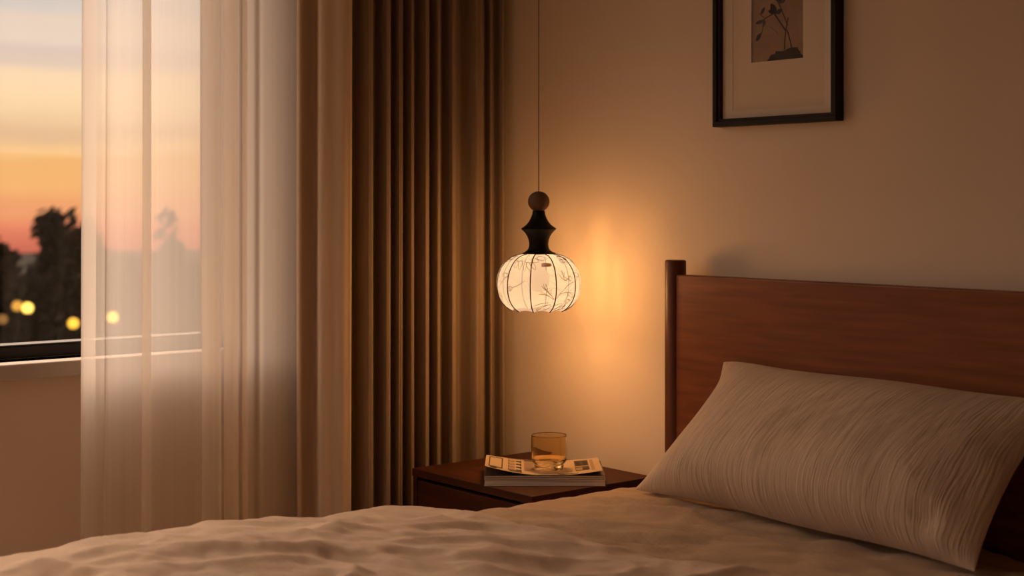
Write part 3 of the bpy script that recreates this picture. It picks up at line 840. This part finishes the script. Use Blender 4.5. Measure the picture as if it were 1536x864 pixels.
# duvet
DX0 = 0.752; DZ = 0.551
def duvet_edge(x): return -0.742+0.13*(x-0.9)
def duvet_fn(u, v):
    r = 0.075
    L = 1.95+r+0.22
    s = u*L
    hang = 0.0
    if s < 0.20: x = DX0+0.006*noise.noise(Vector((s*8, v*9, 5))); z = DZ-r-(0.20-s); top = 0
    elif s < 0.20+r*PI/2:
        a = (s-0.20)/r; x = DX0+r-r*math.cos(a); z = DZ-r+r*math.sin(a); top = math.sin(a)
    else: x = DX0+r+(s-0.20-r*PI/2); z = DZ; top = 1
    ye = duvet_edge(x)
    t = (1-v)*1.50
    y = ye-t
    # soft rolled top edge
    if t < 0.09:
        q = 1-t/0.09
        z -= (0.036*(1-math.sqrt(max(0, 1-q*q*0.998))))*top
    # low swells
    sq = min(1, max(0, (-0.95-y)/0.75)); sw = 0.020*sq*sq*(3-2*sq) + 0.006*math.exp(-((y+0.95)/0.16)**2)*math.exp(-((x-0.95)/0.30)**2) + 0.027*math.exp(-((y+1.34)/0.30)**2)*math.exp(-((x-0.9)/0.35)**2) + 0.010*noise.noise(Vector((x*2.2, y*2.2, 2.2)))
    # long creases running roughly along the bed's diagonal
    c, s_ = 0.6349, 0.7726
    p = x*c+y*s_; q2 = x*s_-y*c
    wpx = 0.25*noise.noise(Vector((x*3, y*3, 8.8)))
    cr = max(0, ridge(Vector((p*1.9+wpx, q2*4.6+wpx, 3.3)))-0.35)
    cr2 = max(0, ridge(Vector((p*3.9+3+wpx, q2*8.5-wpx, 6.1)))-0.45)
    fine = fbm(Vector((p*8, q2*17, 0.7)), 4)
    fade = min(1, t/0.10)
    wr = (0.019*cr+0.021*cr2)*fade + 0.0095*fine*(0.4+0.6*fade)
    z += top*(sw+wr*(0.35+0.65*min(1, max(0, (x-DX0-0.03)/0.22))))
    if top < 1: x -= (1-top)*(0.012*noise.noise(Vector((y*4, z*3, 1.0)))+0.006*fine)
    return (x-1.7, y+1.5, z-0.5)
b = MB(); b.grid(duvet_fn, 300, 300)
d_ = b.build('duvet', M['duvet'], loc=(1.7, -1.5, 0.5), recalc=False, solid=0.012)
tag(d_, 'rumpled beige linen duvet spread over the foot half of the bed', 'duvet')

# pillow
BL = Vector((0.916, -0.262, 0.537)); BR = Vector((1.862, -0.325, 0.537)); TL = Vector((1.045, -0.098, 0.842)); TR = Vector((1.905, -0.098, 0.832))
pc = Vector((1.43, -0.19, 0.53))
pn = (BR-BL).cross(TL-BL).normalized()
if pn.y > 0: pn = -pn
def pillow_pt(s, t, side):
    s0, t0 = s, t
    u = (s+1)/2; v = (t+1)/2
    # edges drawn in between the corners
    tp = max(0, t)
    s2 = s*(1-(0.050+(0.085 if s < 0 else 0)*(1+0.45*t)*abs(s))*(1-t*t)-0.020*tp**8); t2 = t*(1-0.05*(1-s*s)+0.016*math.sin(s*5+1)*(1-s**4)-(0.05 if t > 0 else 0.0)*s**12)
    u2 = (s2+1)/2; v2 = (t2+1)/2
    p = BL*(1-u2)*(1-v2)+BR*u2*(1-v2)+TL*(1-u2)*v2+TR*u2*v2
    f = max(0, 1-abs(s)**3.4)**0.72*max(0, 1-abs(t)**2.6)**0.66
    if side > 0:
        h = 0.125*f*(1-0.18*t)
        wv = 0.0026*fbm(Vector((u*20+1.5*noise.noise(Vector((u*3, v*3, 1))), v*2.4, 5)), 3)
        wv += 0.010*noise.noise(Vector((u*3.3, v*2.1, 2.4)))
        # tucks radiating from the lower right corner
        rr = math.hypot(1-u, v*0.55)
        ang = math.atan2(v*0.55+1e-4, 1-u+1e-4)
        wv += 0.005*math.sin(ang*8)*math.exp(-((rr-0.22)/0.10)**2)
        wv += 0.020*math.exp(-((u-0.945)/0.035)**2-((v-0.06)/0.05)**2) - 0.014*math.exp(-((u-0.905)/0.03)**2-((v-0.17)/0.06)**2)
        h += wv*min(1, f*1.6)
        return p+pn*h
    h = 0.030*f
    return p-pn*h
NU, NV = 220, 130
b = MB()
def gr(side):
    def fn(a, c):
        # denser samples near the edges
        s = math.sin((a*2-1)*PI/2); t = math.sin((c*2-1)*PI/2)
        return pillow_pt(s, t, side)-pc
    return fn
b.grid(gr(1), NU, NV); b.grid(gr(-1), 60, 40, flip=True)
p_ = b.build('pillow', M['pillow'], loc=pc, recalc=False, weld=0.0)
me = p_.data
uvl = me.uv_layers.new(name='UVMap')
# uv from the grid position
uvs = []
for j in range(NV+1):
    for i in range(NU+1):
        uvs.append(((math.sin((i/NU*2-1)*PI/2)+1)/2, (math.sin((j/NV*2-1)*PI/2)+1)/2*0.45))
for j in range(41):
    for i in range(61): uvs.append(((math.sin((i/60*2-1)*PI/2)+1)/2, (math.sin((j/40*2-1)*PI/2)+1)/2*0.45))
for lp in me.loops: uvl.data[lp.index].uv = uvs[lp.vertex_index]
tag(p_, 'large crinkled beige linen pillow leaning on the headboard', 'pillow')

# ------------------------------------------------------------------ sky
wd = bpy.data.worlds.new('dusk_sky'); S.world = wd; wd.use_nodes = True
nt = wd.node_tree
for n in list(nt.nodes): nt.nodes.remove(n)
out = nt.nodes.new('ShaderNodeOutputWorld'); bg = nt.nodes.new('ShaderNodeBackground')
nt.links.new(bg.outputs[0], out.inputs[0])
tc = nt.nodes.new('ShaderNodeTexCoord')
sx = nt.nodes.new('ShaderNodeSeparateXYZ'); nt.links.new(tc.outputs['Generated'], sx.inputs[0])
# cloud streaks bend the bands a little
mp = nt.nodes.new('ShaderNodeMapping'); mp.inputs['Scale'].default_value = (7, 7, 90)
nt.links.new(tc.outputs['Generated'], mp.inputs[0])
nz = node(nt, 'ShaderNodeTexNoise', Scale=1.0, Detail=4.0); nt.links.new(mp.outputs[0], nz.inputs['Vector'])
ma = node(nt, 'ShaderNodeMath', operation='MULTIPLY_ADD'); nt.links.new(nz.outputs['Fac'], ma.inputs[0]); ma.inputs[1].default_value = 0.024; 
nt.links.new(sx.outputs['Z'], ma.inputs[2])
mr = node(nt, 'ShaderNodeMapRange'); mr.inputs['From Min'].default_value = -0.05+0.012; mr.inputs['From Max'].default_value = 0.15+0.012
nt.links.new(ma.outputs[0], mr.inputs[0])
cr = nt.nodes.new('ShaderNodeValToRGB')
stops = [(560, (26, 22, 20)), (400, (60, 40, 36)), (385, (190, 92, 76)), (345, (230, 132, 98)), (315, (236, 156, 106)), (270, (243, 178, 112)), (235, (240, 178, 112)), (222, (250, 198, 138)), (205, (228, 184, 142)), (180, (240, 200, 156)), (150, (251, 214, 168)), (118, (250, 214, 174)), (98, (226, 198, 178)), (72, (222, 196, 180)), (55, (232, 208, 188)), (30, (230, 205, 185)), (12, (216, 201, 190)), (-20, (212, 196, 186))]
el = cr.color_ramp.elements
pos = []
for y, c in stops:
    z = (308-y)/2200*0.952
    pos.append(((z+0.05)/0.20, c))
pos = [(max(0, min(1, p)), c) for p, c in pos]
el[0].position = pos[0][0]; el[0].color = lin(*pos[0][1])
el[1].position = pos[-1][0]; el[1].color = lin(*pos[-1][1])
for p, c in pos[1:-1]:
    e = el.new(p); e.color = lin(*c)
nt.links.new(mr.outputs[0], cr.inputs[0])
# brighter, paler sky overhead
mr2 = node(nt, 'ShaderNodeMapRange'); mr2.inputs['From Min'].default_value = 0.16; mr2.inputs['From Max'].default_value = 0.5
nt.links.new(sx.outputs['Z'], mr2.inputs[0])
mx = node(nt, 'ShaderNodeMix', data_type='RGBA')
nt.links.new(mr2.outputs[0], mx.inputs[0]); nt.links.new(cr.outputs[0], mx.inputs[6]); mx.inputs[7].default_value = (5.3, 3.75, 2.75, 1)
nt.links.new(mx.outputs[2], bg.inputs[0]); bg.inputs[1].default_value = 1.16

# ------------------------------------------------------------------ camera and view
cd = bpy.data.cameras.new('camera'); co = bpy.data.objects.new('camera', cd); COL.objects.link(co)
co.location = CAM
co.rotation_euler = (PI/2, 0, math.atan2(-LOOK.x, LOOK.y))
cd.sensor_width = 36.0; cd.lens = 2200/1536*36.0
cd.shift_y = -(432-308)/1536
cd.clip_start = 0.05; cd.clip_end = 600
cd.dof.use_dof = True; cd.dof.focus_distance = 3.45; cd.dof.aperture_fstop = 3.3
S.camera = co
S.view_settings.view_transform = 'Standard'
try: S.view_settings.look = 'None'
except Exception: pass
S.view_settings.exposure = 0.0; S.view_settings.gamma = 1.0; S.view_settings.use_curve_mapping = False
cy = S.cycles
cy.use_denoising = True
try: cy.denoiser = 'OPENIMAGEDENOISE'
except Exception: pass
cy.max_bounces = 10; cy.diffuse_bounces = 6; cy.transparent_max_bounces = 24; cy.transmission_bounces = 10; cy.glossy_bounces = 4
cy.sample_clamp_indirect = 6.0
